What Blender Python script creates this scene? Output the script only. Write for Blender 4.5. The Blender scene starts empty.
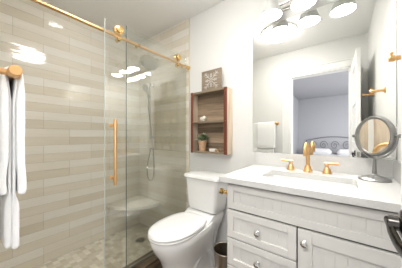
import bpy, bmesh, math, random
from mathutils import Vector, Matrix, noise
random.seed(7)
C = bpy.context.scene.collection
S = bpy.context.scene
PI = math.pi
# ---------------------------------------------------------------- camera
YAW = math.radians(37.5)
F_PX = 185.0
cam_d = bpy.data.cameras.new('camera')
cam = bpy.data.objects.new('camera', cam_d); C.objects.link(cam)
cam.location = (0, 0, 1.142)
cam.rotation_euler = (PI/2, 0, YAW)
cam_d.sensor_fit = 'HORIZONTAL'; cam_d.sensor_width = 36
cam_d.lens = 36*F_PX/402
cam_d.shift_y = 2.0/402
cam_d.clip_start = 0.02
S.camera = cam
# ---------------------------------------------------------------- world, lights, exposure
S.view_settings.view_transform = 'Standard'; S.view_settings.look = 'None'
S.view_settings.gamma = 1; S.view_settings.use_curve_mapping = False
S.view_settings.exposure = 1.2
w = bpy.data.worlds.new('world'); S.world = w; w.use_nodes = True
w.node_tree.nodes['Background'].inputs[0].default_value = (.95, .97, 1, 1)
w.node_tree.nodes['Background'].inputs[1].default_value = 0.9
LAMP = 24.0          # radiance of the vanity lamp diffusers
CEIL = 20.0          # radiance of the bathroom ceiling light
DOWN = 7.0          # radiance of the shower downlight
def area(name, loc, rot, sx, sy, power, col=(1, 1, 1)):
    l = bpy.data.lights.new(name, 'AREA'); l.shape = 'RECTANGLE'; l.size = sx; l.size_y = sy
    l.energy = power; l.color = col
    o = bpy.data.objects.new(name, l); C.objects.link(o); o.location = loc; o.rotation_euler = rot
    return o
# unseen fill lamps added in the bedroom: at its right window opening and ceiling
area('bedroom_side_fill', (2.36, -2.0, 1.35), (0, PI/2, 0), 1.3, 2.0, 36, (.97, .98, 1))
area('bedroom_top_fill', (1.5, -2.2, 2.33), (0, 0, 0), .9, .9, 14, (1, .97, .93))

area('doorway_fill', (-.3, -.75, 2.34), (0, 0, 0), 1.1, .7, 20, (1, .985, .96))  # added fill behind the camera, lights vanity front through doorway, out of mirror's view
# ---------------------------------------------------------------- dimensions
D = 1.45            # back wall (mirror, toilet)
XR = .235           # right wall
XL = -2.13          # shower wall
YB = -.03           # wall with the doorway
ZC = 2.36           # ceiling
# ---------------------------------------------------------------- materials
def newmat(name):
    m = bpy.data.materials.new(name); m.use_nodes = True
    return m, m.node_tree, m.node_tree.nodes['Principled BSDF']
def mat(name, col, rough=.5, metal=0., bump=0., bscale=30, spec=.5, var=0., vscale=8, coat=0.):
    m, t, p = newmat(name); n, L = t.nodes, t.links
    p.inputs['Base Color'].default_value = (*col, 1); p.inputs['Roughness'].default_value = rough
    p.inputs['Metallic'].default_value = metal; p.inputs['Specular IOR Level'].default_value = spec
    p.inputs['Coat Weight'].default_value = coat
    tc = n.new('ShaderNodeTexCoord')
    if var:
        nz = n.new('ShaderNodeTexNoise'); nz.inputs['Scale'].default_value = vscale; nz.inputs['Detail'].default_value = 4
        L.new(tc.outputs['Object'], nz.inputs['Vector'])
        r = n.new('ShaderNodeValToRGB')
        r.color_ramp.elements[0].position = .3; r.color_ramp.elements[1].position = .7
        r.color_ramp.elements[0].color = (*[max(0, c*(1-var)) for c in col], 1)
        r.color_ramp.elements[1].color = (*[min(1, c*(1+var*.5)) for c in col], 1)
        L.new(nz.outputs['Fac'], r.inputs['Fac']); L.new(r.outputs['Color'], p.inputs['Base Color'])
    if bump:
        nz = n.new('ShaderNodeTexNoise'); nz.inputs['Scale'].default_value = bscale; nz.inputs['Detail'].default_value = 3
        L.new(tc.outputs['Object'], nz.inputs['Vector'])
        b = n.new('ShaderNodeBump'); b.inputs['Strength'].default_value = bump; b.inputs['Distance'].default_value = .004
        L.new(nz.outputs['Fac'], b.inputs['Height']); L.new(b.outputs['Normal'], p.inputs['Normal'])
    return m
def wood(name, c0, c1, axis=0, rough=.55, scale=1.0, plank=None, pw=.12):
    """grain stretched along an axis; plank = axis across which boards repeat every pw metres"""
    m, t, p = newmat(name); n, L = t.nodes, t.links
    tc = n.new('ShaderNodeTexCoord'); mp = n.new('ShaderNodeMapping')
    sc = [30*scale]*3; sc[axis] = 2.2*scale
    mp.inputs['Scale'].default_value = sc
    L.new(tc.outputs['Object'], mp.inputs['Vector'])
    nz = n.new('ShaderNodeTexNoise'); nz.inputs['Scale'].default_value = 1.6; nz.inputs['Detail'].default_value = 6
    L.new(mp.outputs['Vector'], nz.inputs['Vector'])
    r = n.new('ShaderNodeValToRGB'); r.color_ramp.elements[0].position = .3; r.color_ramp.elements[1].position = .72
    r.color_ramp.elements[0].color = (*c0, 1); r.color_ramp.elements[1].color = (*c1, 1)
    L.new(nz.outputs['Fac'], r.inputs['Fac'])
    out = r.outputs['Color']
    if plank is not None:
        sp = n.new('ShaderNodeSeparateXYZ'); L.new(tc.outputs['Object'], sp.inputs[0])
        def M(op, a, b=None):
            x = n.new('ShaderNodeMath'); x.operation = op
            for i, v in enumerate((a, b)):
                if v is None: continue
                if isinstance(v, (int, float)): x.inputs[i].default_value = v
                else: L.new(v, x.inputs[i])
            return x.outputs[0]
        q = M('DIVIDE', sp.outputs[plank], pw)
        wn = n.new('ShaderNodeTexWhiteNoise'); wn.noise_dimensions = '1D'; L.new(M('FLOOR', q), wn.inputs['W'])
        fr = M('FRACT', q)
        gap = M('GREATER_THAN', fr, .97)
        val = M('MULTIPLY', M('ADD', M('MULTIPLY', wn.outputs['Value'], .7), .62), M('SUBTRACT', 1, M('MULTIPLY', gap, .6)))
        mx = n.new('ShaderNodeMix'); mx.data_type = 'RGBA'; mx.blend_type = 'MULTIPLY'; mx.inputs['Factor'].default_value = 1
        cb = n.new('ShaderNodeCombineColor')
        for i in range(3): L.new(val, cb.inputs[i])
        L.new(out, mx.inputs['A']); L.new(cb.outputs[0], mx.inputs['B']); out = mx.outputs['Result']
    L.new(out, p.inputs['Base Color']); p.inputs['Roughness'].default_value = rough
    b = n.new('ShaderNodeBump'); b.inputs['Strength'].default_value = .25; b.inputs['Distance'].default_value = .002
    L.new(nz.outputs['Fac'], b.inputs['Height']); L.new(b.outputs['Normal'], p.inputs['Normal'])
    return m
def tile(name, ax):
    """long glossy tiles 394 x 75 mm, rows of alternating tone, joints stepping by half a tile"""
    m, t, p = newmat(name); n, L = t.nodes, t.links
    tc = n.new('ShaderNodeTexCoord'); sp = n.new('ShaderNodeSeparateXYZ'); L.new(tc.outputs['Object'], sp.inputs[0])
    def M(op, a, b=None, c=None):
        x = n.new('ShaderNodeMath'); x.operation = op
        for i, v in enumerate((a, b, c)):
            if v is None: continue
            if isinstance(v, (int, float)): x.inputs[i].default_value = v
            else: L.new(v, x.inputs[i])
        return x.outputs[0]
    z = M('DIVIDE', M('ADD', sp.outputs[2], .0), .0755)
    row = M('FLOOR', z); fz = M('FRACT', z)
    par = M('MODULO', row, 2)
    half = M('MODULO', M('FLOOR', M('DIVIDE', row, 2)), 2)
    u = M('DIVIDE', M('ADD', M('ADD', sp.outputs[ax], 4 - .123), M('MULTIPLY', half, .197)), .394)
    col = M('FLOOR', u); fu = M('FRACT', u)
    cv = n.new('ShaderNodeCombineXYZ'); L.new(row, cv.inputs[0]); L.new(col, cv.inputs[1])
    wn = n.new('ShaderNodeTexWhiteNoise'); wn.noise_dimensions = '3D'; L.new(cv.outputs[0], wn.inputs['Vector'])
    # long streaks inside a tile
    mp = n.new('ShaderNodeMapping'); s = [22, 22, 22]; s[ax] = 2.5; mp.inputs['Scale'].default_value = s
    L.new(tc.outputs['Object'], mp.inputs['Vector'])
    nz = n.new('ShaderNodeTexNoise'); nz.inputs['Scale'].default_value = 1.5; nz.inputs['Detail'].default_value = 4
    L.new(mp.outputs['Vector'], nz.inputs['Vector'])
    f = M('ADD', M('MULTIPLY', par, .46), M('ADD', M('MULTIPLY', wn.outputs['Value'], .38), M('MULTIPLY', M('SUBTRACT', nz.outputs['Fac'], .5), .5)))
    r = n.new('ShaderNodeValToRGB')
    r.color_ramp.elements[0].position = 0; r.color_ramp.elements[0].color = (.70, .64, .53, 1)
    r.color_ramp.elements[1].position = 1; r.color_ramp.elements[1].color = (.86, .835, .79, 1)
    e = r.color_ramp.elements.new(.4); e.color = (.785, .735, .635, 1)
    L.new(f, r.inputs['Fac'])
    g = M('MAXIMUM', M('GREATER_THAN', M('ABSOLUTE', M('SUBTRACT', fz, .5)), .485), M('GREATER_THAN', M('ABSOLUTE', M('SUBTRACT', fu, .5)), .4965))
    mx = n.new('ShaderNodeMix'); mx.data_type = 'RGBA'; L.new(M('MULTIPLY', g, .5), mx.inputs['Factor'])
    L.new(r.outputs['Color'], mx.inputs['A']); mx.inputs['B'].default_value = (.42, .37, .30, 1)
    L.new(mx.outputs['Result'], p.inputs['Base Color'])
    p.inputs['Roughness'].default_value = .07
    # every tile sits at a slightly different angle and has a wavy glaze
    wn2 = n.new('ShaderNodeTexWhiteNoise'); wn2.noise_dimensions = '3D'; L.new(cv.outputs[0], wn2.inputs['Vector'])
    tilt = M('MULTIPLY', M('MULTIPLY', M('SUBTRACT', wn2.outputs['Value'], .5), fz), .5)
    n2 = n.new('ShaderNodeTexNoise'); n2.inputs['Scale'].default_value = 1.1; n2.inputs['Detail'].default_value = 1
    L.new(mp.outputs['Vector'], n2.inputs['Vector'])
    hgt = M('ADD', M('ADD', tilt, M('MULTIPLY', n2.outputs['Fac'], .9)), M('MULTIPLY', g, -.5))
    b = n.new('ShaderNodeBump'); b.inputs['Strength'].default_value = .75; b.inputs['Distance'].default_value = .003
    L.new(hgt, b.inputs['Height']); L.new(b.outputs['Normal'], p.inputs['Normal'])
    return m
def mosaic(name):
    m, t, p = newmat(name); n, L = t.nodes, t.links
    tc = n.new('ShaderNodeTexCoord')
    br = n.new('ShaderNodeTexBrick'); L.new(tc.outputs['Object'], br.inputs['Vector'])
    br.inputs['Scale'].default_value = 1; br.inputs['Brick Width'].default_value = .052; br.inputs['Row Height'].default_value = .046
    br.inputs['Mortar Size'].default_value = .0022; br.inputs['Mortar Smooth'].default_value = .4; br.inputs['Bias'].default_value = 0
    br.inputs['Color1'].default_value = (.90, .86, .77, 1); br.inputs['Color2'].default_value = (.62, .56, .45, 1)
    br.inputs['Mortar'].default_value = (.72, .68, .59, 1)
    L.new(br.outputs['Color'], p.inputs['Base Color']); p.inputs['Roughness'].default_value = .35
    return m
def glassmat(name, tint=(.978, .985, .968), f0=.10):
    m = bpy.data.materials.new(name); m.use_nodes = True; t = m.node_tree; n, L = t.nodes, t.links
    n.clear(); out = n.new('ShaderNodeOutputMaterial')
    tr = n.new('ShaderNodeBsdfTransparent'); tr.inputs[0].default_value = (*tint, 1)
    gl = n.new('ShaderNodeBsdfGlossy'); gl.inputs['Roughness'].default_value = .0
    lw = n.new('ShaderNodeLayerWeight'); lw.inputs['Blend'].default_value = .5
    a = n.new('ShaderNodeMath'); a.operation = 'POWER'; L.new(lw.outputs['Facing'], a.inputs[0]); a.inputs[1].default_value = 5
    b = n.new('ShaderNodeMath'); b.operation = 'MULTIPLY_ADD'; L.new(a.outputs[0], b.inputs[0]); b.inputs[1].default_value = 1-f0; b.inputs[2].default_value = f0
    mx = n.new('ShaderNodeMixShader'); L.new(b.outputs[0], mx.inputs[0]); L.new(tr.outputs[0], mx.inputs[1]); L.new(gl.outputs[0], mx.inputs[2])
    L.new(mx.outputs[0], out.inputs['Surface'])
    return m
def emit(name, col, s):
    m = bpy.data.materials.new(name); m.use_nodes = True; t = m.node_tree; t.nodes.clear()
    o = t.nodes.new('ShaderNodeOutputMaterial'); e = t.nodes.new('ShaderNodeEmission')
    e.inputs[0].default_value = (*col, 1); e.inputs[1].default_value = s; t.links.new(e.outputs[0], o.inputs[0])
    return m
M_wall = mat('wall_paint', (.74, .74, .725), .6, bump=.05, bscale=120)
M_ceil = mat('ceiling_paint', (.88, .88, .87), .8)
M_trim = mat('white_trim_paint', (.86, .86, .85), .35)
M_grey = mat('grey_bedroom_paint', (.42, .42, .45), .7, bump=.03, bscale=100)
M_tileY = tile('beige_glazed_tile_side', 1)
M_tileX = tile('beige_glazed_tile_back', 0)
M_mos = mosaic('beige_mosaic')
M_floor = wood('brown_wood_look_plank', (.055, .035, .022), (.20, .135, .085), axis=1, rough=.35, plank=0, pw=.13)
M_curb = wood('brown_wood_look_curb', (.06, .04, .025), (.21, .145, .09), axis=1, rough=.35, scale=.8)
M_quartz = mat('white_quartz', (.66, .66, .65), .18, var=.05, vscale=160)
M_seat = mat('pale_stone', (.74, .70, .62), .25, var=.05, vscale=20)
M_cab = mat('white_cabinet_paint', (.70, .69, .665), .4)
M_gapm = mat('dark_gap_shade_and_joint', (.10, .095, .09), .8)
M_cer = mat('white_ceramic', (.84, .84, .83), .08, coat=.4)
M_brass = mat('brushed_brass', (.72, .44, .20), .34, 1., bump=.02, bscale=200)
M_brassd = mat('polished_brass', (.76, .52, .22), .2, 1.)
M_chrome = mat('satin_nickel', (.62, .61, .59), .22, 1.)
M_chromed = mat('brushed_nickel', (.50, .49, .46), .3, 1.)
M_knob = mat('polished_nickel', (.75, .75, .74), .12, 1.)
M_stand = mat('satin_grey_metal', (.25, .25, .245), .30, .6)
M_head = mat('light_nickel_spray_face', (.42, .39, .31), .45, .2)
M_hose = mat('dark_metal_hose', (.30, .27, .21), .35, 1.)
M_dark = mat('dark_pewter', (.11, .105, .10), .2, 1.)
M_mirror = mat('mirror_silver', (.88, .89, .87), .0, 1.)
M_glass = glassmat('clear_shower_glass')
M_edge = mat('glass_edge', (.32, .42, .36), .15)
M_towel = mat('white_terry_cloth', (.88, .88, .88), .95, bump=.35, bscale=260, spec=.1)
M_red = wood('red_brown_stained_wood', (.11, .026, .012), (.22, .06, .028), axis=2, rough=.45)
M_pale = wood('pale_bare_wood', (.42, .33, .24), (.62, .52, .41), axis=2, rough=.6)
M_back = wood('weathered_plank_wood', (.17, .115, .07), (.40, .30, .205), axis=0, rough=.7, plank=2, pw=.047)
M_shelf = wood('grey_brown_shelf_wood', (.17, .125, .08), (.33, .26, .18), axis=0, rough=.6)
M_sign = wood('grey_brown_sign_wood', (.20, .155, .11), (.33, .265, .20), axis=0, rough=.7)
M_white = mat('white_paint', (.66, .64, .60), .6)
M_terra = mat('terracotta', (.62, .40, .25), .8, var=.2, vscale=40)
M_soil = mat('potting_soil', (.05, .035, .022), .95, bump=.5)
M_leaf = mat('green_leaf', (.09, .15, .06), .5, var=.35, vscale=60)
M_leafp = mat('pale_leaf', (.50, .53, .40), .5, var=.2, vscale=60)
M_stone = mat('white_crystal', (.86, .80, .70), .5, var=.15, vscale=50, bump=.5, bscale=60)
M_soapw = mat('white_soap', (.82, .80, .76), .4)
M_soapb = mat('tan_wood_block', (.45, .30, .17), .6)
M_binm = mat('bronze_grey_metal', (.46, .41, .34), .33, 1., bump=.02)
M_shade = mat('frosted_silver_shade', (.70, .70, .69), .3, .55)
M_iron = mat('dark_wrought_iron', (.22, .22, .24), .5, .3)
M_bed = mat('white_bed_linen', (.74, .74, .76), .9, bump=.3, bscale=20)
M_carpet = mat('grey_carpet', (.42, .40, .37), .95, bump=.3, bscale=150)
M_lamp = emit('lamp_diffuser_glow', (1, .97, .92), LAMP)
M_clight = emit('ceiling_light_glow', (1, .97, .92), CEIL)
M_down = emit('downlight_glow', (1, .97, .92), DOWN)
# ---------------------------------------------------------------- mesh building
class MB:
    def __init__(s): s.v = []; s.f = []
    def add(s, vs, fs):
        k = len(s.v); s.v += [tuple(v) for v in vs]; s.f += [[i+k for i in f] for f in fs]; return s
    def box(s, x0, x1, y0, y1, z0, z1):
        vs = [(x, y, z) for z in (z0, z1) for y in (y0, y1) for x in (x0, x1)]
        return s.add(vs, [(0,2,3,1), (4,5,7,6), (0,1,5,4), (2,6,7,3), (0,4,6,2), (1,3,7,5)])
    def loft(s, rings, cap0=True, cap1=True):
        n = len(rings[0]); vs = [p for r in rings for p in r]; fs = []
        for i in range(len(rings)-1):
            for j in range(n):
                a, b = i*n+j, i*n+(j+1) % n
                fs.append((a, b, b+n, a+n))
        if cap0: fs.append(tuple(reversed(range(n))))
        if cap1: fs.append(tuple(range((len(rings)-1)*n, len(rings)*n)))
        return s.add(vs, fs)
    def lathe(s, c, prof, axis=(0,0,1), n=28, ring=False):
        """prof: (radius, distance along the axis) pairs from c"""
        a = Vector(axis).normalized(); u = a.orthogonal().normalized(); w_ = a.cross(u); c = Vector(c)
        rings = [[c + a*h + (u*math.cos(2*PI*k/n) + w_*math.sin(2*PI*k/n))*max(r, 1e-5) for k in range(n)] for r, h in prof]
        if ring: return s.loft(rings+[rings[0]], False, False)
        return s.loft(rings)
    def tube(s, pts, r, n=12, closed=False):
        pts = [Vector(p) for p in pts]; m = len(pts); rings = []; prev = None
        rr = r if isinstance(r, (list, tuple)) else [r]*m
        for i, p in enumerate(pts):
            if closed: t = (pts[(i+1) % m]-pts[i-1])
            else: t = pts[min(i+1, m-1)]-pts[max(i-1, 0)]
            t.normalize()
            u = t.orthogonal().normalized() if prev is None else (prev - t*prev.dot(t)).normalized()
            prev = u; v = t.cross(u)
            rings.append([p + (u*math.cos(2*PI*k/n)+v*math.sin(2*PI*k/n))*rr[i] for k in range(n)])
        if closed: rings.append(rings[0]); return s.loft(rings, False, False)
        return s.loft(rings)
    def prism(s, outline, ax, a0, a1):
        """outline in the two other axes, extruded along axis ax"""
        def P(p, h):
            q = list(p); q.insert(ax, h); return tuple(q)
        return s.loft([[P(p, a0) for p in outline], [P(p, a1) for p in outline]])
    def build(s, name, m, parent=None, bevel=0, smooth=False, seg=2, sub=0):
        o = None
        me = bpy.data.meshes.new(name)
        off = Vector((0,0,0)); q = parent
        while q is not None: off += q.location; q = q.parent
        me.from_pydata([tuple(Vector(v)-off) for v in s.v], [], s.f)
        bm = bmesh.new(); bm.from_mesh(me); bmesh.ops.recalc_face_normals(bm, faces=bm.faces)
        bm.to_mesh(me); bm.free()
        me.materials.append(m)
        o = bpy.data.objects.new(name, me); C.objects.link(o)
        if parent is not None: o.parent = parent
        if bevel:
            b = o.modifiers.new('bevel', 'BEVEL'); b.width = bevel; b.segments = seg; b.limit_method = 'ANGLE'; b.angle_limit = .6
            b.harden_normals = False
        if sub:
            b = o.modifiers.new('subsurf', 'SUBSURF'); b.levels = sub; b.render_levels = sub
        if smooth:
            for p in me.polygons: p.use_smooth = True
            try: me.set_sharp_from_angle(angle=math.radians(42))
            except Exception: pass
        return o
def tag(o, label, cat, group=None):
    o['label'] = label; o['category'] = cat
    if group: o['group'] = group
    return o
def thing(name, label, cat, loc, group=None):
    o = bpy.data.objects.new(name, None); C.objects.link(o); o.location = loc; o.empty_display_size = .05
    return tag(o, label, cat, group)
def struct(o): o['kind'] = 'structure'; return o
def copy_tree(o, parent=None):
    c = o.copy(); C.objects.link(c)
    if parent is not None: c.parent = parent
    for ch in list(o.children): copy_tree(ch, c)
    return c
def circ(cx, cy, r, n=32): return [(cx+r*math.cos(2*PI*k/n), cy+r*math.sin(2*PI*k/n)) for k in range(n)]

# ================================================================ the room shell
ZT = .0
struct(MB().box(-1.23, XR+.12, YB-.12, D+.12, -.1, 0).build('floor', M_floor))
struct(MB().box(XL-.02, -1.33, YB-.1, D+.02, -.1, .0).build('floor_shower', M_mos))
struct(MB().box(XL-.12, XR+.12, YB-.12, D+.12, ZC, ZC+.1).build('ceiling', M_ceil))
struct(MB().box(XL-.12, XL-.01, YB-.12, D+.12, -.1, ZC).build('wall_left', M_wall))
struct(MB().box(XL-.01, XR+.12, D+.0, D+.12, -.1, ZC).build('wall_back', M_wall))
struct(MB().box(XR, XR+.12, YB-.12, D, -.1, ZC).build('wall_right', M_wall))
struct(MB().box(XL-.01, XL, YB, D-.008, 0, ZC).build('wall_left_tiles', M_tileY))
struct(MB().box(XL, -1.262, D-.009, D-.001, 0, ZC).build('wall_back_tiles', M_tileX))
struct(MB().box(-1.2625, -1.2565, D-.012, D-.001, 0, ZC).build('trim_tile_edge', mat('cream_tile_edge', (.66, .60, .46), .3)))
# front wall with the doorway
DX0, DX1, DZ = -.613, .075, 2.0
fw = MB().box(XL-.01, DX0, YB-.12, YB, 0, ZC).box(DX1, XR, YB-.12, YB, 0, ZC).box(DX0, DX1, YB-.12, YB, DZ, ZC)
struct(fw.build('wall_front', M_wall))
struct(MB().box(XL, -1.33, YB, YB+.009, 0, ZC).build('wall_front_tiles', M_tileX))
cas = MB().box(DX0-.085, DX0, YB, YB+.016, 0, DZ+.085).box(DX0, DX1, YB, YB+.016, DZ, DZ+.085).box(DX1, DX1+.085, YB, YB+.016, 0, DZ+.085)
cas.box(DX0-.095, DX0-.078, YB, YB+.024, 0, DZ+.095).box(DX0-.078, DX1+.09, YB, YB+.024, DZ+.078, DZ+.095)
struct(cas.build('trim_1', M_trim, bevel=.002))
jam = MB().box(DX0-.001, DX0+.018, YB-.125, YB+.004, 0, DZ).box(DX1-.018, DX1+.001, YB-.125, YB+.004, 0, DZ).box(DX0, DX1, YB-.125, YB+.004, DZ-.018, DZ)
struct(jam.build('trim_2', M_trim, bevel=.002))
struct(MB().box(-1.22, -.53, D-.014, D, 0, .11).build('baseboard_back', M_trim, bevel=.003))
struct(MB().box(-1.22, DX0-.1, YB, YB+.014, 0, .11).build('baseboard_front', M_trim, bevel=.003))
struct(MB().box(XR-.014, XR, YB+.02, .9, 0, .11).build('baseboard_right', M_trim, bevel=.003))
# shower curb, wood-look tile with a darker joint line
cb = struct(MB().box(-1.355, -1.222, YB, D, -.005, .122).build('trim_curb', M_curb, bevel=.004))
MB().box(-1.302, -1.299, YB+.001, D-.001, .121, .1235).build('joint', M_gapm, cb)
# bedroom behind the doorway
struct(MB().box(-1.2, 2.4, -4.07, YB-.12, -.1, 0).build('floor_bedroom', M_carpet))
struct(MB().box(-1.2, 2.5, -4.17, YB-.12, ZC, ZC+.1).build('ceiling_bedroom', M_grey))
struct(MB().box(-1.3, -1.2, -4.17, YB-.12, -.1, ZC).build('wall_bedroom_left', M_grey))
struct(MB().box(-1.2, 2.5, -4.17, -4.07, -.1, ZC).build('wall_bedroom_far', M_grey))
wr = MB().box(2.4, 2.5, -4.07, YB-.12, -.1, .7).box(2.4, 2.5, -4.07, YB-.12, 2.0, ZC).box(2.4, 2.5, -4.07, -3.0, .7, 2.0).box(2.4, 2.5, -1.0, YB-.12, .7, 2.0)
struct(wr.build('wall_bedroom_right', M_grey))
wn = struct(MB().box(2.42, 2.47, -3.0, -2.95, .7, 2.0).box(2.42, 2.47, -1.05, -1.0, .7, 2.0).box(2.42, 2.47, -3.0, -1.0, .7, .75).box(2.42, 2.47, -3.0, -1.0, 1.95, 2.0).build('window_1', M_trim))
MB().box(2.44, 2.446, -2.95, -1.05, .75, 1.95).build('pane', M_glass, wn)

# ================================================================ the bathroom door, opened along the right wall
def leaf_pt(t, dz, off=0):    # t metres from hinge along the leaf, off = towards the room
    h = Vector((.080, YB+.03, 0)); e = Vector((.099, .580, 0)); d = (e-h).normalized(); nrm = Vector((-d.y, d.x, 0))
    return h + d*t + nrm*off + Vector((0, 0, dz))
def leaf_box(mb, t0, t1, z0, z1, o0, o1):
    vs = [leaf_pt(t, z, o) for z in (z0, z1) for o in (o0, o1) for t in (t0, t1)]
    mb.add(vs, [(0,2,3,1), (4,5,7,6), (0,1,5,4), (2,6,7,3), (0,4,6,2), (1,3,7,5)])
LT = .035; LW = .58
mb = MB()
zs = [(.015, .20), (.56, .66), (.95, 1.08), (1.47, 1.56), (1.86, 1.985)]
leaf_box(mb, 0, .10, .015, 1.985, -LT, 0); leaf_box(mb, LW-.10, LW, .015, 1.985, -LT, 0)
for a, b in zs: leaf_box(mb, .10, LW-.10, a, b, -LT, 0)
for i in range(4): leaf_box(mb, .10, LW-.10, zs[i][1], zs[i+1][0], -LT+.009, -.009)
door = struct(mb.build('door_1', M_trim, bevel=.003))
# dark lever handle
mb = MB(); r0 = leaf_pt(LW-.062, .972, 0); nn = (leaf_pt(0, 0, 1)-leaf_pt(0, 0, 0))
mb.lathe(r0, [(.030, 0), (.030, .004), (.024, .009), (.014, .012), (.013, .026)], nn)
hd = mb.build('door_handle', M_dark, door, smooth=True)
mb = MB(); rings = []
path = [(.0, .047, .004, .012), (.012, .046, .004, .013), (-.012, .050, .000, .012), (-.035, .054, -.008, .010), (-.06, .054, -.016, .0095), (-.085, .048, -.020, .009), (-.105, .040, -.020, .008)]
path = [(.012, .028, .018, .008), (.004, .026, .014, .012), (-.006, .025, .006, .015), (-.018, .021, -.004, .0155), (-.030, .016, -.013, .014), (-.044, .011, -.020, .012), (-.058, .009, -.024, .010), (-.068, .008, -.024, .007)]
for dt, off, dz, hh in path:
    p = leaf_pt(LW-.062+dt, .954+dz, off-.002)
    rings.append([p + nn*(.005*math.cos(a)) + Vector((0, 0, hh*math.sin(a))) for a in [2*PI*k/12 for k in range(12)]])
mb.loft(rings); mb.build('lever', M_dark, hd, smooth=True)
# latch plate in the door's edge
mb = MB(); leaf_box(mb, LW-.001, LW+.0015, .90, .99, -LT+.006, -.006); mb.build('latch_plate', M_chromed, door)

# ================================================================ shower
t = thing('shower_rail', 'long brass sliding rail running above the shower glass', 'rail', (-1.262, .7, 1.844))
MB().tube([(-1.262, YB+.004, 1.844), (-1.262, D-.02, 1.844)], .0105, 16).build('rail', M_brass, t, smooth=True)
for y0, dy in ((D-.0095, -1), (YB+.0005, 1)):
    MB().lathe((-1.262, y0, 1.844), [(.020, 0), (.020, .008), (.0155, .01), (.0155, .045), (.013, .047)], (0, dy, 0)).build('wall_bracket', M_brassd, t, smooth=True)
# sliding door, hung outside the rail on two rollers
t = thing('sliding_shower_door', 'clear sliding shower door panel carrying the long brass pull handle', 'shower door', (-1.240, 1.0, .13))
MB().box(-1.2435, -1.2355, .578, 1.37, .130, 1.912).build('glass_pane', M_glass, t)
MB().box(-1.244, -1.235, .576, .5785, .130, 1.912).build('edge_seal', mat('pale_edge_seal', (.55, .58, .55), .3), t)
for y in (.682, 1.268):
    MB().lathe((-1.277, y, 1.889), [(0, 0), (.030, .001), (.034, .003), (.034, .026), (.030, .030), (.012, .031), (.012, .0335), (0, .0335)], (1, 0, 0), 30).lathe((-1.2355, y, 1.889), [(0, 0), (.026, .0005), (.026, .006), (.022, .009), (.010, .010), (0, .010)], (1, 0, 0), 30).build('roller', M_brassd, t, smooth=True)
    MB().lathe((-1.277, y-.004, 1.8185), [(0, 0), (.014, .001), (.014, .0335), (0, .0335)], (1, 0, 0), 20).lathe((-1.2355, y-.004, 1.8185), [(0, 0), (.013, .0005), (.013, .007), (0, .008)], (1, 0, 0), 20).build('guide_stud', M_brassd, t, smooth=True)
h = MB().tube([(-1.180, .618, .823), (-1.180, .618, 1.251)], .0095, 16).build('pull_handle', M_brass, t, smooth=True)
for z in (.862, 1.213):
    MB().lathe((-1.2355, .618, z), [(.013, 0), (.013, .006), (.009, .008), (.009, .050)], (1, 0, 0), 18).lathe((-1.180, .618, z-.016), [(.0125, 0), (.0125, .032)], (0, 0, 1), 18).build('standoff', M_brass, t, smooth=True)
# fixed panel
t = thing('fixed_shower_panel', 'clear fixed shower glass panel bolted to the rail beside toilet', 'glass panel', (-1.301, 1.1, .122))
MB().box(-1.305, -1.297, .768, D-.010, .124, 1.975).build('glass_pane', M_glass, t)
MB().box(-1.3055, -1.2965, .7655, .768, .124, 1.975).build('polished_edge', mat('dark_glass_edge', (.10, .13, .11), .2), t)
for y in (.845, 1.37):
    MB().lathe((-1.2965, y, 1.844), [(.012, 0), (.012, .010), (.0075, .012), (.0075, .0238)], (1, 0, 0), 18).build('rail_bolt', M_brassd, t, smooth=True)
    MB().lathe((-1.2515, y, 1.844), [(.012, 0), (.012, .003), (.009, .006), (0, .0065)], (1, 0, 0), 18).build('bolt_cap', M_brassd, t, smooth=True)
MB().box(-1.309, -1.293, .80, D-.010, .122, .134).build('bottom_channel', M_chromed, t)
# corner seat
mb = MB(); R = .42
out = [(XL+.001, D-.010)] + [(XL+.001+R*math.cos(a)*(1.0), D-.010-R*math.sin(a)) for a in [PI/2*k/10 for k in range(11)]]
mb.prism(out, 2, .325, .362)
tag(mb.build('corner_bench', M_seat, bevel=.004), 'pale stone corner bench in the shower', 'bench')
# drain
t = thing('shower_drain', 'round metal drain in the mosaic shower floor', 'drain', (-1.76, 1.205, .0))
MB().lathe((-1.76, 1.205, .0), [(.055, 0), (.055, .003), (.050, .0045), (0, .0045)]).build('drain_cover', M_chromed, t, smooth=True)
mb = MB()
for k in range(12):
    a = 2*PI*k/12
    mb.lathe((-1.76+.03*math.cos(a), 1.205+.03*math.sin(a), .0046), [(.005, 0), (.005, .0004)], n=8)
mb.build('drain_holes', M_gapm, t)
# shower head
t = thing('rain_shower_head', 'round nickel rain shower head on a wall arm', 'shower head', (-1.76, D-.01, 2.04))
MB().lathe((-1.77, D-.0095, 2.05), [(.028, 0), (.028, .004), (.02, .012), (.011, .014)], (0, -1, 0)).build('wall_flange', M_chromed, t, smooth=True)
MB().tube([(-1.77, D-.012, 2.05), (-1.765, D-.06, 2.052), (-1.757, D-.095, 2.04), (-1.748, D-.12, 2.018)], .010, 14).build('arm', M_chromed, t, smooth=True)
ax = Vector((.20, -.50, -.84)).normalized()
c0 = Vector((-1.748, D-.12, 2.018))
MB().lathe(c0-ax*.012, [(.015, 0), (.020, .008), (.020, .022), (.013, .03), (.012, .04), (.03, .05), (.094, .062), (.099, .068), (.099, .076), (.094, .079), (0, .079)], ax, 36).build('spray_head', M_head, t, smooth=True)
mb = MB(); u = ax.orthogonal().normalized(); v = ax.cross(u)
for rr, k in ((.02, 6), (.042, 12), (.065, 18)):
    for q in range(k):
        a = 2*PI*q/k
        mb.lathe(c0+ax*.0665+(u*math.cos(a)+v*math.sin(a))*rr, [(.0032, 0), (.002, .003)], ax, 6)
mb.build('nozzles', M_dark, t)
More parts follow.
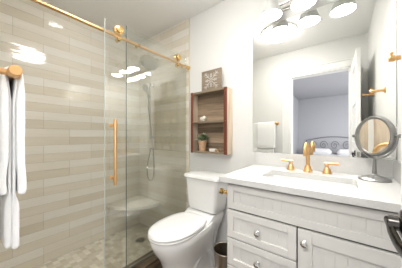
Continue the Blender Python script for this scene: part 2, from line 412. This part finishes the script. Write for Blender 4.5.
# hand shower
hx, hy = -1.845, D-.055
t = thing('hand_shower', 'hand shower with slide bar and looping metal hose in shower', 'hand shower', (hx, D-.01, 1.15))
MB().tube([(hx, hy, 1.10), (hx, hy, 1.78)], .009, 12).build('slide_bar', M_chromed, t, smooth=True)
for z in (1.12, 1.76):
    MB().lathe((hx, D-.0095, z), [(.022, 0), (.022, .005), (.011, .009), (.011, .047)], (0, -1, 0), 18).build('bar_bracket', M_chromed, t, smooth=True)
MB().tube([(hx+.0, hy, 1.62), (hx+.01, hy-.035, 1.625)], .013, 12).build('slider', M_chromed, t, smooth=True)
MB().tube([(hx+.01, hy-.036, 1.50), (hx+.012, hy-.042, 1.62), (hx+.015, hy-.06, 1.70)], [.010, .013, .016], 12).lathe((hx+.015, hy-.055, 1.71), [(.016, 0), (.042, .018), (.045, .028), (.042, .032), (0, .032)], (.1, -.85, -.3), 24).build('handset', M_chromed, t, smooth=True)
MB().lathe((hx-.005, D-.0095, .985), [(.026, 0), (.026, .005), (.012, .01), (.012, .035), (.010, .04)], (0, -1, 0), 18).build('hose_outlet', M_chromed, t, smooth=True)
cp = [(hx+.01, hy-.036, 1.50), (hx+.025, hy-.03, 1.38), (hx+.045, hy-.01, 1.15), (hx+.065, hy, .92), (hx+.075, hy, .74), (hx+.055, hy, .64), (hx+.01, hy, .605), (hx-.04, hy, .64), (hx-.055, hy, .74), (hx-.03, hy, .86), (hx-.005, hy+.005, .95), (hx-.005, hy+.012, .985)]
def smooth_path(p, k=6):
    p = [Vector(q) for q in p]; out = []
    for i in range(len(p)-1):
        a, b, c, d = p[max(i-1, 0)], p[i], p[i+1], p[min(i+2, len(p)-1)]
        for j in range(k):
            s = j/k
            out.append(.5*((2*b)+(c-a)*s+(2*a-5*b+4*c-d)*s*s+(3*b-a-3*c+d)*s**3))
    return out+[p[-1]]
MB().tube(smooth_path(cp), .0068, 10).build('hose', M_hose, t, smooth=True)
# ceiling downlight over the shower
t = thing('recessed_downlight', 'round recessed light in the ceiling above the shower', 'ceiling light', (-1.76, .64, ZC))
MB().lathe((-1.76, .64, ZC), [(.085, 0), (.085, .004), (.062, .006), (.062, .0015), (.0, .0015)], (0, 0, -1), 32).build('ring', M_trim, t, smooth=True)
MB().lathe((-1.76, .64, ZC-.0016), [(.06, 0), (.06, .0015), (0, .0015)], (0, 0, -1), 32).build('diffuser', M_down, t)

t = thing('ceiling_light', 'round white flush ceiling light seen as a glow in the mirror', 'ceiling light', (-.6, .62, ZC))
MB().lathe((-.6, .62, ZC), [(.190, 0), (.192, .012), (.186, .016), (.182, .014), (.180, .002)], (0, 0, -1), 40, ring=True).build('ring', M_trim, t, smooth=True)
MB().lathe((-.6, .62, ZC-.002), [(.179, 0), (.178, .020), (.160, .045), (.10, .064), (0, .07)], (0, 0, -1), 40).build('diffuser', M_clight, t, smooth=True)

# ================================================================ towel bar and towels
bz, by = 1.330, .097
t = thing('towel_bar', 'brass towel bar on the front wall holding white towels', 'towel bar', (-.79, YB, bz))
MB().tube([(-1.16, by, bz), (-.755, by, bz)], .0085, 14).build('bar', M_brass, t, smooth=True)
MB().lathe((-.79, by, bz), [(.0085, 0), (.0150, .001), (.0150, .050), (.0135, .052), (0, .052)], (1, 0, 0), 24).build('end_cap', M_brass, t, smooth=True)
for x in (-.785, -1.15):
    MB().lathe((x, YB, bz), [(.026, 0), (.026, .006), (.012, .010), (.009, .012), (.009, .115), (.013, .118), (.013, .142)], (0, 1, 0), 22).build('post', M_brass, t, smooth=True)
def towel(name, label, x0, x1, rm, gap, th, zf, zb, bulge, seed, low_to=None, thin=1.):
    """a cloth folded over the bar: rm radius over the bar, legs gap apart, front leg to zf, back leg to zb"""
    prof = []
    nz_ = 26
    for i in range(nz_+1):
        s = i/nz_; z = zb + (bz-zb)*s
        prof.append((-1, z, s))
    for i in range(1, 8):
        prof.append((None, PI*i/8, 1))
    for i in range(nz_+1):
        s = 1-i/nz_; z = zf + (bz-zf)*s
        prof.append((1, z, s))
    nx = 26; vs = []; fs = []
    for j in range(nx+1):
        x = x0+(x1-x0)*j/nx
        for k, (sd, z, s) in enumerate(prof):
            if sd is None:
                y = by - rm*math.cos(z); zz = bz+rm*math.sin(z)
            else:
                g = gap + (rm-gap)*max(0, (s-.86)/.14)**.7
                g += bulge*math.exp(-((s-.10)/.13)**2)
                q_ = min(1, max(0, (low_to-z)/.03)) if low_to else 0
                g += .0035*q_*q_*(3-2*q_)
                wv = noise.noise(Vector((x*9+seed, z*5, sd*3)))*.002 + noise.noise(Vector((x*24+seed, z*18, sd)))*.0012
                y = by + sd*g + wv*(1-s*.6); zz = z
            xx = x + (noise.noise(Vector((seed, zz*6, j*.02)))*.003 if sd is not None else 0)*(1 if j > nx/2 else -1)
            vs.append((xx, y, zz))
    m_ = len(prof)
    for j in range(nx):
        for k in range(m_-1):
            a = j*m_+k; fs.append((a, a+1, a+1+m_, a+m_))
    o = MB().add(vs, fs).build(name, M_towel, smooth=True)
    for p in o.data.polygons: p.use_smooth = True
    vg = o.vertex_groups.new(name='fold')
    for j in range(nx+1):
        for k, (sd, z, sq) in enumerate(prof):
            wg = .35 if sd is None else 1-.65*max(0, (sq-.84)/.16)
            if low_to and (sd is None or z > low_to): wg = min(wg, thin)
            vg.add([j*m_+k], wg, 'REPLACE')
    so = o.modifiers.new('thick', 'SOLIDIFY'); so.thickness = th; so.offset = 0; so.vertex_group = 'fold'
    su = o.modifiers.new('sub', 'SUBSURF'); su.levels = 1; su.render_levels = 2
    tx = bpy.data.textures.new(name+'_pile', 'CLOUDS'); tx.noise_scale = .012
    dm = o.modifiers.new('pile', 'DISPLACE'); dm.texture = tx; dm.strength = .0015; dm.mid_level = .5; dm.texture_coords = 'GLOBAL'
    return tag(o, label, 'towel')
towel('bath_towel', 'long white bath towel hanging lowest from the brass bar', -1.12, -.80, .0120, .0046, .0180, .790, .80, .000, 3.1, .955, .46)
towel('hand_towel', 'shorter thick white towel draped over the bath towel', -1.04, -.785, .0190, .0175, .019, .960, .968, .0045, 8.4)

# ================================================================ toilet
TX = -.968
def egg(cx, yf, yb, hw, z, n=40, p=2.25, wide=.52):
    """egg outline: front tip yf, back yb, widest at a fraction of the length"""
    ym = yb + (yf-yb)*wide; pts = []
    for k in range(n):
        a = 2*PI*k/n; c_, s_ = math.cos(a), math.sin(a)
        ry = (yb-ym) if s_ > 0 else (ym-yf)
        e = 2/p if s_ <= 0 else 2/2.9
        pts.append((cx+hw*math.copysign(abs(c_)**e, c_), ym+ry*math.copysign(abs(s_)**e, s_), z))
    return pts
t = thing('toilet', 'white two-piece toilet with closed lid between shower and vanity', 'toilet', (TX, 1.1, 0))
secs = [(0, .862, 1.40, .122, .5), (.025, .858, 1.40, .124, .5), (.04, .872, 1.39, .112, .5), (.13, .870, 1.385, .108, .5), (.22, .858, 1.375, .116, .55), (.29, .832, 1.37, .134, .58), (.35, .790, 1.36, .151, .56), (.40, .768, 1.35, .162, .54), (.435, .760, 1.34, .165, .53), (.452, .765, 1.34, .161, .53)]
MB().loft([egg(TX, yf, yb, hw, z, wide=wd) for z, yf, yb, hw, wd in secs]).build('bowl', M_cer, t, smooth=True)
# trapway bulges on both sides
mb = MB()
for sx in (-1, 1):
    mb.tube(smooth_path([(TX+sx*.070, 1.00, .08), (TX+sx*.078, 1.06, .19), (TX+sx*.078, 1.16, .24), (TX+sx*.078, 1.25, .18), (TX+sx*.078, 1.29, .05)], 5), .040, 14)
mb.build('trapway', M_cer, t, smooth=True)
SW = .162
MB().loft([egg(TX, .752, 1.197, SW-.003, 0.4520, p=2.1, wide=.5), egg(TX, .748, 1.200, SW, 0.4600, p=2.1, wide=.5), egg(TX, .752, 1.197, SW-.003, 0.4680, p=2.1, wide=.5)]).build('seat', M_cer, t, smooth=True)
MB().loft([egg(TX, .750, 1.212, SW-.003, 0.4715, p=2.1, wide=.5), egg(TX, .745, 1.216, SW+.001, 0.4790, p=2.1, wide=.5), egg(TX, .748, 1.212, SW-.002, 0.4890, p=2.1, wide=.5), egg(TX, .753, 1.192, SW-.016, 0.4960, p=2.1, wide=.5), egg(TX, .82, 1.14, .105, 0.5010, p=2.1, wide=.5)]).build('seat_lid', M_cer, t, smooth=True)
for sx in (-1, 1):
    MB().box(TX+sx*.075-.02, TX+sx*.075+.02, 1.195, 1.222, 0.4520, 0.4840).build('hinge', M_cer, t, bevel=.006)
# deck under the tank

def rrect(x0, x1, y0, y1, z, r=.03, n=5, bow=0.):
    pts = []
    for cx, cy, a0 in ((x1-r, y1-r, 0), (x0+r, y1-r, PI/2), (x0+r, y0+r, PI), (x1-r, y0+r, 1.5*PI)):
        for k in range(n+1):
            a = a0+PI/2*k/n; x, y = cx+r*math.cos(a), cy+r*math.sin(a)
            if y < (y0+y1)/2: y -= bow*(1-((x-(x0+x1)/2)/((x1-x0)/2))**2)
            pts.append((x, y, z))
    return pts
TC = -.958
MB().loft([rrect(TX-.075, TX+.075, 1.10, 1.40, .20, .04), rrect(TX-.105, TX+.105, 1.08, 1.41, .34, .045), rrect(TX-.135, TX+.135, 1.10, 1.42, .415, .04), rrect(TX-.143, TX+.143, 1.17, 1.425, .465, .03), rrect(TX-.138, TX+.138, 1.222, 1.42, .496, .03)]).build('tank_deck', M_cer, t, smooth=True)
MB().loft([rrect(TC-.130, TC+.130, 1.262, 1.425, .497, .03), rrect(TC-.143, TC+.143, 1.246, 1.43, .509, .03), rrect(TC-.152, TC+.152, 1.240, 1.432, .56, .03), rrect(TC-.170, TC+.170, 1.230, 1.436, .775, .03)]).build('tank', M_cer, t, smooth=True)
MB().loft([rrect(TC-.176, TC+.176, 1.224, 1.438, .776, .03), rrect(TC-.183, TC+.183, 1.216, 1.442, .781, .032), rrect(TC-.183, TC+.183, 1.216, 1.442, .799, .032), rrect(TC-.179, TC+.179, 1.220, 1.438, .806, .03), rrect(TC-.165, TC+.165, 1.234, 1.428, .808, .025)]).build('tank_lid', M_cer, t, smooth=True)
MB().tube([(TX+.13, 1.03, .005), (TX+.13, 1.03, .03)], .013, 12).build('bolt_cap', M_cer, t, smooth=True)
# ================================================================ waste bin
t = thing('waste_bin', 'bronze grey round waste bin between toilet and vanity', 'bin', (-.690, 1.19, 0))
MB().lathe((-.690, 1.19, 0), [(0, 0), (.060, 0), (.062, .004), (.085, .308), (.0825, .308), (.059, .008), (0, .008)], n=36).build('bucket', M_binm, t, smooth=True)
MB().tube([(-.690+.0845*math.cos(a), 1.19+.0845*math.sin(a), .309) for a in [2*PI*k/36 for k in range(36)]], .003, 8, closed=True).build('rim', M_binm, t, smooth=True)

# ================================================================ vanity
VX0, VX1, VY = -.520, XR-.002, .918
t = thing('vanity_cabinet', 'white shaker vanity cabinet under the quartz counter', 'cabinet', ((VX0+VX1)/2, 1.2, 0))
MB().box(VX0, VX0+.018, VY+.0207, D-.002, .0, .883).box(VX1-.018, VX1, VY+.0207, D-.002, .0, .883).box(VX0+.018, VX1-.018, VY+.0207, D-.002, .09, .108).box(VX0+.018, VX1-.018, D-.012, D-.002, .108, .883).box(VX0+.018, VX1-.018, VY+.07, VY+.085, 0, .09).build('cabinet_body', M_cab, t)
MB().box(VX0+.004, VX1-.001, VY+.016, VY+.0205, .095, .876).build('face_gap', M_gapm, t)  # dark sheet standing in for the shade in the gaps between fronts
def front(name, x0, x1, z0, z1, fr=.045, bead=True):
    """shaker front with a recessed bead-board panel"""
    mb = MB(); y0, y1 = VY, VY+.0158
    mb.box(x0, x0+fr, y0, y1, z0, z1).box(x1-fr, x1, y0, y1, z0, z1).box(x0+fr, x1-fr, y0, y1, z0, z0+fr).box(x0+fr, x1-fr, y0, y1, z1-fr, z1)
    o = mb.build(name, M_cab, t, bevel=.0018)
    p = MB(); a, b = x0+fr, x1-fr
    n = max(1, round((b-a)/.042)); wd = (b-a)/n
    for i in range(n):
        p.box(a+i*wd+(.0012 if i else 0), a+(i+1)*wd-(.0012 if i < n-1 else 0), y0+.0075, y1-.001, z0+fr, z1-fr)
    p.box(a, b, y0+.0095, y1-.0005, z0+fr, z1-fr)
    p.build('panel', M_cab, o, bevel=.0008)
    return o
def knob(x, z, par):
    MB().lathe((x, VY, z), [(.008, -.0005), (.008, .002), (.0055, .004), (.0055, .012), (.012, .016), (.0145, .021), (.0135, .026), (.008, .030), (0, .031)], (0, -1, 0), 24).build('knob', M_knob, par, smooth=True)
front('false_front', VX0+.002, VX1-.002, .739, .873, .036)
xs = -.163
zz = [.733, .576, .424, .272, .112]
for i in range(4):
    d = front('drawer', VX0+.002, xs-.003, zz[i+1]+.003, zz[i]-.003, .036)
    knob((VX0+xs)/2-.0, (zz[i]+zz[i+1])/2, d)
d = front('door', xs+.003, VX1-.002, .115, .730, .055)
knob(xs+.030, .677, d)
# countertop with the sink cut-out
cx0, cx1, cy0, cy1 = -.560, XR-.001, .893, D-.001
sx0, sx1, sy0, sy1 = -.375, .055, 1.045, 1.272
def slab(x0, x1, y0, y1, z0, z1, hole):
    N = 6
    inner = lambda z: rrect(hole[0], hole[1], hole[2], hole[3], z, .03, N)
    inn = inner(z1); n = len(inn)
    # outer ring sampled to the same count
    def outer(z):
        pts = []
        cxm, cym = (hole[0]+hole[1])/2, (hole[2]+hole[3])/2
        cor = [(x1, y1), (x0, y1), (x0, y0), (x1, y0)]
        for q in range(4):
            for k in range(N+1):
                c = cor[q]; prv = cor[q-1]; nxt = cor[(q+1) % 4]
                if k < N/2: s = .5*(1-k/(N/2)); pts.append((c[0]+(prv[0]-c[0])*s*.6, c[1]+(prv[1]-c[1])*s*.6, z))
                elif k == N/2: pts.append((c[0], c[1], z))
                else: s = .5*(k/(N/2)-1); pts.append((c[0]+(nxt[0]-c[0])*s*.6, c[1]+(nxt[1]-c[1])*s*.6, z))
        return pts
    mb = MB(); mb.loft([inner(z1), outer(z1), outer(z0), inner(z0), inner(z1)], False, False)
    return mb
o = slab(cx0, cx1, cy0, cy1, .884, .914, (sx0, sx1, sy0, sy1)).build('countertop', M_quartz, bevel=.0015)
tag(o, 'white quartz vanity countertop with rectangular sink opening', 'countertop')
tag(MB().box(cx0, cx1, D-.021, D-.001, .9145, 1.014).build('backsplash', M_quartz, bevel=.001), 'low white quartz backsplash below the wall mirror', 'backsplash')
tag(MB().box(XR-.021, XR-.001, cy0+.002, D-.0215, .9145, 1.014).build('side_splash', M_quartz, bevel=.001), 'short white quartz side splash against the right wall', 'backsplash')
t = thing('sink', 'white rectangular undermount sink in the vanity counter', 'sink', ((sx0+sx1)/2, (sy0+sy1)/2, .76))
g = .004
MB().loft([rrect(sx0-.02, sx1+.02, sy0-.02, sy1+.02, .8835, .04), rrect(sx0-g, sx1+g, sy0-g, sy1+g, .8835, .03), rrect(sx0, sx1, sy0, sy1, .87, .03), rrect(sx0+.012, sx1-.012, sy0+.012, sy1-.012, .79, .04), rrect(sx0+.05, sx1-.05, sy0+.045, sy1-.045, .768, .04), rrect((sx0+sx1)/2-.02, (sx0+sx1)/2+.02, (sy0+sy1)/2-.02, (sy0+sy1)/2+.02, .764, .015)], False, True).build('basin', M_cer, t, smooth=True)
MB().lathe(((sx0+sx1)/2, (sy0+sy1)/2, .7645), [(.022, 0), (.022, .002), (.016, .004), (0, .004)]).build('drain_plug', M_brass, t, smooth=True)
# faucet
fx, fy, fz = -.178, 1.352, .9145
t = thing('faucet', 'brass widespread faucet with arched spout and two lever handles', 'faucet', (fx, fy, fz))
MB().lathe((fx, fy, fz), [(.027, 0), (.027, .005), (.024, .009), (.019, .030), (.0165, .036), (.0145, .040)]).build('spout_base', M_brass, t, smooth=True)
pts = [(fx, fy, fz+.035), (fx, fy, fz+.12)] + [(fx, fy-.055+.055*math.cos(a), fz+.130+.050*math.sin(a)) for a in [PI*k/12 for k in range(13)]] + [(fx, fy-.110, fz+.108)]
MB().tube(pts, [.0108]*len(pts), 18).build('spout', M_brass, t, smooth=True)
for sx in (-1, 1):
    hx_ = fx+sx*.101
    b = MB().lathe((hx_, fy+.004, fz), [(.025, 0), (.025, .004), (.023, .008), (.018, .026), (.013, .034), (.010, .037), (.010, .050), (.011, .056), (.009, .060), (0, .060)]).build('handle_base', M_brass, t, smooth=True)
    MB().tube([(hx_-sx*.014, fy+.004, fz+.060), (hx_+sx*.058, fy+.004, fz+.061)], .0075, 12).build('lever', M_brass, b, smooth=True)
# wall mirror
o = MB().box(-.578, XR-.006, D-.006, D-.001, 1.0155, 1.992).build('wall_mirror', M_mirror)
tag(o, 'large frameless wall mirror above the vanity', 'mirror')
# ================================================================ vanity light
LZ = 1.98
t = thing('vanity_light', 'bathroom light bar above the mirror with bell shades', 'wall light', (-.2, D, 2.08))
MB().box(-.44, .04, D-.018, D-.0005, 2.055, 2.105).build('back_plate', M_chrome, t, bevel=.004)
MB().tube([(-.46, D-.05, 2.085), (.06, D-.05, 2.085)], .009, 12).build('cross_bar', M_chrome, t, smooth=True)
LY = 1.325
for x in (-.40, -.20, .0):
    MB().tube(smooth_path([(x, D-.05, 2.085), (x, D-.075, 2.14), (x, D-.105, 2.155), (x, LY, 2.13)], 4), .007, 10).build('arm', M_chrome, t, smooth=True)
    sh = MB().lathe((x, LY, LZ), [(.071, 0), (.0725, .001), (.066, .030), (.052, .070), (.038, .098), (.030, .106), (.0285, .104), (.036, .094), (.050, .068), (.064, .029), (.0695, .002)], n=36, ring=True).build('lamp_shade', M_shade, t, smooth=True)
    MB().lathe((x, LY, LZ+.105), [(.03, 0), (.026, .012), (.020, .020), (.020, .045), (.012, .05), (0, .05)], n=24).build('socket', M_chrome, t, smooth=True)
    MB().lathe((x, LY, LZ+.004), [(0, 0), (.0675, 0), (.0665, .006), (0, .007)], n=32).build('diffuser', M_lamp, sh, smooth=True)

# ================================================================ wall shelf unit
WX0, WX1, WZ0, WZ1, WY = -1.160, -.765, .985, 1.552, D-.102
t = thing('wall_shelf', 'open rustic wooden box shelf hung on the wall above toilet', 'shelf', ((WX0+WX1)/2, D, WZ0))
YW = D-.001
MB().box(WX0, WX0+.018, WY+.010, YW, WZ0, WZ1).build('side_panel', M_pale, t)
MB().box(WX1-.018, WX1, WY+.010, YW, WZ0, WZ1).build('side_panel', M_pale, t)
MB().box(WX0+.018, WX1-.018, YW-.010, YW, WZ0, WZ1).build('back_panel', M_back, t)
MB().box(WX0+.018, WX1-.018, WY+.004, YW-.010, WZ1-.016, WZ1).build('top_board', M_shelf, t, bevel=.001)
MB().box(WX0+.018, WX1-.018, WY+.004, YW-.010, WZ0, WZ0+.016).build('bottom_board', M_shelf, t, bevel=.001)
MB().box(WX0+.018, WX1-.018, WY+.012, YW-.010, 1.262, 1.277).build('middle_board', M_shelf, t, bevel=.001)
for x0, x1 in ((WX0, WX0+.026), (WX1-.030, WX1)):
    tr = MB().box(x0, x1, WY, WY+.0098, WZ0-.002, WZ1+.002).build('front_strip', M_red, t, bevel=.0015)
    for z in (WZ0+.03, (WZ0+WZ1)/2, WZ1-.03):
        MB().lathe(((x0+x1)/2, WY, z), [(.0035, 0), (.003, .0015), (0, .002)], (0, -1, 0), 10).build('nail_head', M_brassd, tr, smooth=True)
# sign leaning on top
t = thing('wooden_sign', 'small square wood sign with white snowflake pattern atop the shelf', 'sign', (-.945, 1.40, WZ1))
sgx0, sgx1, sgz0, sgz1 = -1.055, -.842, WZ1+.0025, 1.742
o = MB().box(sgx0, sgx1, 1.385, 1.401, sgz0, sgz1).build('board', M_sign, t, bevel=.0015)
mb = MB(); cx_, cz_ = (sgx0+sgx1)/2, (sgz0+sgz1)/2
def stroke(p, q, wd=.0042):
    p, q = Vector((p[0], 0, p[1])), Vector((q[0], 0, q[1])); d = (q-p).normalized(); n_ = Vector((-d.z, 0, d.x))*wd
    mb.prism([(a.x, a.z) for a in (p-n_, q-n_, q+n_, p+n_)], 1, 1.3835, 1.3852)
for k in range(8):
    a = PI/4*k+PI/4*.5*0; L_ = .098 if k % 2 else .062
    c_, s_ = math.cos(a), math.sin(a)
    stroke((cx_+c_*.008, cz_+s_*.008), (cx_+c_*L_, cz_+s_*L_), .0026)
    for q in (.45, .75):
        for sg in (-1, 1):
            b_ = a+sg*.75; l2 = L_*(.34 if q < .5 else .26)
            stroke((cx_+c_*L_*q, cz_+s_*L_*q), (cx_+c_*L_*q+math.cos(b_)*l2, cz_+s_*L_*q+math.sin(b_)*l2), .0020)
mb.build('snowflake_pattern', M_white, t)
# crystal / shell on the middle board
mb = MB(); bm = bmesh.new(); bmesh.ops.create_icosphere(bm, subdivisions=2, radius=1)
vs = []; 
for v in bm.verts:
    k = 1+.38*noise.noise(v.co*1.9)+.2*noise.noise(v.co*4.1)
    vs.append(Vector((v.co.x*.036, v.co.y*.026, v.co.z*.027))*k)
zm = min(v.z for v in vs); fs = [[q.index for q in f.verts] for f in bm.faces]; bm.free()
mb.add([(v.x-1.045, v.y+1.40, v.z-zm+1.2775) for v in vs], fs)
tag(mb.build('crystal_rock', M_stone), 'small cream white rock on the shelf\'s middle board', 'rock')
# potted plant
px_, py_, pz_ = -1.050, 1.392, WZ0+.0165
t = thing('potted_plant', 'small plant with pale leaves in a tan pot on shelf', 'plant', (px_, py_, pz_))
MB().lathe((px_, py_, pz_), [(0, 0), (.027, 0), (.029, .003), (.037, .072), (.042, .074), (.043, .098), (.039, .098), (.037, .080), (0, .080)], n=28).build('pot', M_terra, t, smooth=True)
MB().lathe((px_, py_, pz_+.080), [(.0338, 0), (.033, .005), (0, .007)], n=20).build('soil', M_soil, t)
def leaves(name, m_, n, seed, rad, up):
    rnd = random.Random(seed); mb = MB()
    for i in range(n):
        a = rnd.uniform(0, 2*PI); el = rnd.uniform(.15, 1.25); L_ = rnd.uniform(.6, 1)*rad
        d = Vector((math.cos(a)*math.cos(el), math.sin(a)*math.cos(el)*.75, math.sin(el)*up)); d.normalize()
        b = Vector((px_, py_, pz_+.092)); tip = b+d*L_
        sd = d.cross(Vector((0, 0, 1))).normalized() if abs(d.z) < .98 else Vector((1, 0, 0))
        upv = sd.cross(d)
        mb.tube([b, b+d*L_*.6], .0012, 5)
        st = b+d*L_*.5; wd = rnd.uniform(.010, .015)
        rg = []
        for s_, w2 in ((0, .1), (.25, .8), (.5, 1), (.75, .75), (1, .08)):
            c_ = st+(tip-st)*s_+Vector((0, 0, -.006*s_*s_)); c_ += d*0
            rg.append([c_-sd*wd*w2, c_+upv*.0012, c_+sd*wd*w2, c_-upv*.0008])
        mb.loft(rg)
    return mb.build(name, m_, t)
leaves('green_leaves', M_leaf, 46, 4, .085, 1.0)
leaves('pale_leaves', M_leafp, 34, 9, .092, .9)
# soap bar with wooden block
sz = WZ0+.0165
tag(MB().box(-.960, -.900, 1.37, 1.405, sz, sz+.026).build('soap_bar', M_soapw, bevel=.005, seg=3), 'white soap block beside the potted plant on the shelf', 'soap')
tag(MB().prism([(-.897, sz), (-.862, sz), (-.866, sz+.020), (-.897, sz+.024)], 1, 1.372, 1.404).build('wooden_block', M_soapb, bevel=.002), 'small tan wooden block right of the white soap', 'block')

# ================================================================ makeup mirror
mx_, my_, mz_ = .130, 1.315, .9145
t = thing('makeup_mirror', 'round silver makeup mirror on a stand by the right wall', 'mirror', (mx_, my_, mz_))
MB().lathe((mx_, my_, mz_), [(0, 0), (.066, 0), (.067, .004), (.060, .010), (.040, .018), (.016, .026), (.010, .032), (0, .033)], n=36).build('base', M_stand, t, smooth=True)
MB().tube([(mx_, my_, mz_+.028), (mx_, my_, mz_+.108)], [.010, .0075], 14).build('stem', M_stand, t, smooth=True)
nm = Vector((-.79, -.613, .0)).normalized(); su = Vector((.613, -.79, 0)).normalized(); sv = su.cross(nm)
if sv.z < 0: sv = -sv
mc = Vector((mx_, my_, 1.142)); Rm = .104
pts = [mc+su*(Rm+.010)*math.cos(a)+Vector((0, 0, 1))*(Rm+.012)*math.sin(a) for a in [-PI+PI*k/24 for k in range(25)]]
MB().tube(pts, .0045, 10).build('yoke', M_stand, t, smooth=True)
for s_ in (-1, 1): MB().lathe(mc+su*s_*(Rm-.004), [(.006, 0), (.006, .020), (.009, .022), (.009, .028), (0, .030)], su*s_, 14).build('pivot', M_stand, t, smooth=True)
MB().lathe(mc-nm*.011, [(Rm-.014, 0), (Rm-.004, -.002), (Rm, .004), (Rm, .018), (Rm-.004, .024), (Rm-.014, .022), (Rm-.016, .018), (Rm-.016, .004)], nm, 48, ring=True).build('frame', M_stand, t, smooth=True)
def dish(sign, R):
    rg = []; a = Rm-.0155
    for i in range(9):
        r = a*(1-i/8); sag = (a*a-r*r)/(2*R)
        rg.append((max(r, .0003), (.006-sag) if sign > 0 else (-.006+sag)))
    return rg
c_ = mc
MB().lathe(c_, [(Rm-.0155, .0)]+dish(1, 5.0)[:-1]+[(.0004, dish(1, 5.0)[-1][1])], nm, 48).build('mirror_glass', M_mirror, t, smooth=True)
MB().lathe(c_-nm*.0015, [(Rm-.0155, -.0045), (0, -.0045)], nm, 48).build('mirror_glass', M_mirror, t)

# ================================================================ hooks on the right wall, paper holder on the vanity side
def hook(y, z, label):
    t = thing('robe_hook', label, 'hook', (XR, y, z), None)
    MB().lathe((XR-.0005, y, z), [(.021, 0), (.021, .005), (.012, .010), (.010, .012)], (-1, 0, 0), 24).build('flange', M_brass, t, smooth=True)
    MB().lathe((XR-.010, y, z), [(.010, 0), (.010, .055), (.0135, .056), (.0135, .072), (.011, .075), (0, .075)], (-1, 0, 0), 18).build('peg', M_brass, t, smooth=True)
    MB().lathe((XR-.075, y, z+.010), [(.004, 0), (.004, .008), (.0065, .009), (.0065, .016), (0, .017)], (0, 0, 1), 12).build('upright_pin', M_brass, t, smooth=True)
    return t
hook(1.09, 1.462, 'brass robe hook nearest the mirror on the right wall')
hook(.48, 1.54, 'brass robe hook behind the open door on right wall')
t = thing('paper_holder', 'small brass holder peg on the vanity\'s left side', 'holder', (VX0, .975, .815))
MB().lathe((VX0+.0005, .955, .812), [(.030, 0), (.030, .005), (.022, .014), (.011, .026), (.010, .044), (.017, .050), (.017, .064), (0, .066)], (-1, 0, 0), 22).build('peg', M_brassd, t, smooth=True)

# ================================================================ bedroom seen in the mirror
t = thing('bed', 'bed with curled dark iron headboard reflected from the bedroom', 'bed', (-.3, -3.3, 0))
bx0, bx1 = -.95, .55
MB().box(bx0+.02, bx1-.02, -3.98, -2.0, .22, .60).build('mattress', M_bed, t, bevel=.05, seg=3, smooth=True)
for x in (-.58, .18):
    MB().loft([rrect(x-.30, x+.30, -3.92, -3.60, .605, .08), rrect(x-.33, x+.33, -3.94, -3.56, .67, .1), rrect(x-.26, x+.26, -3.90, -3.64, .76, .08)]).build('pillow', M_bed, t, smooth=True)
mb = MB(); hy_ = -4.02
for x in (bx0, bx1): mb.tube([(x, hy_, 0), (x, hy_, 1.02)], .016, 8)
mb.tube([(bx0+(bx1-bx0)*k/20, hy_, 1.0+.12*math.sin(PI*k/20)) for k in range(21)], .012, 8)
mb.tube([(bx0, hy_, .62), (bx1, hy_, .62)], .010, 8)
for k in range(5):
    cx_ = bx0+.18+k*.285
    mb.tube([(cx_+.11*(1-j/26)*math.cos(j*.42), hy_, .86+.14*(1-j/30)*math.sin(j*.42)) for j in range(24)], .009, 6)
mb.build('headboard', M_iron, t, smooth=True)
mb = MB()
for x in (bx0+.05, bx1-.05):
    for y in (-3.95, -2.05): mb.box(x-.03, x+.03, y-.03, y+.03, 0, .24)
mb.box(bx0+.02, bx1-.02, -3.98, -2.0, .18, .23)
mb.build('bed_frame', M_iron, t)
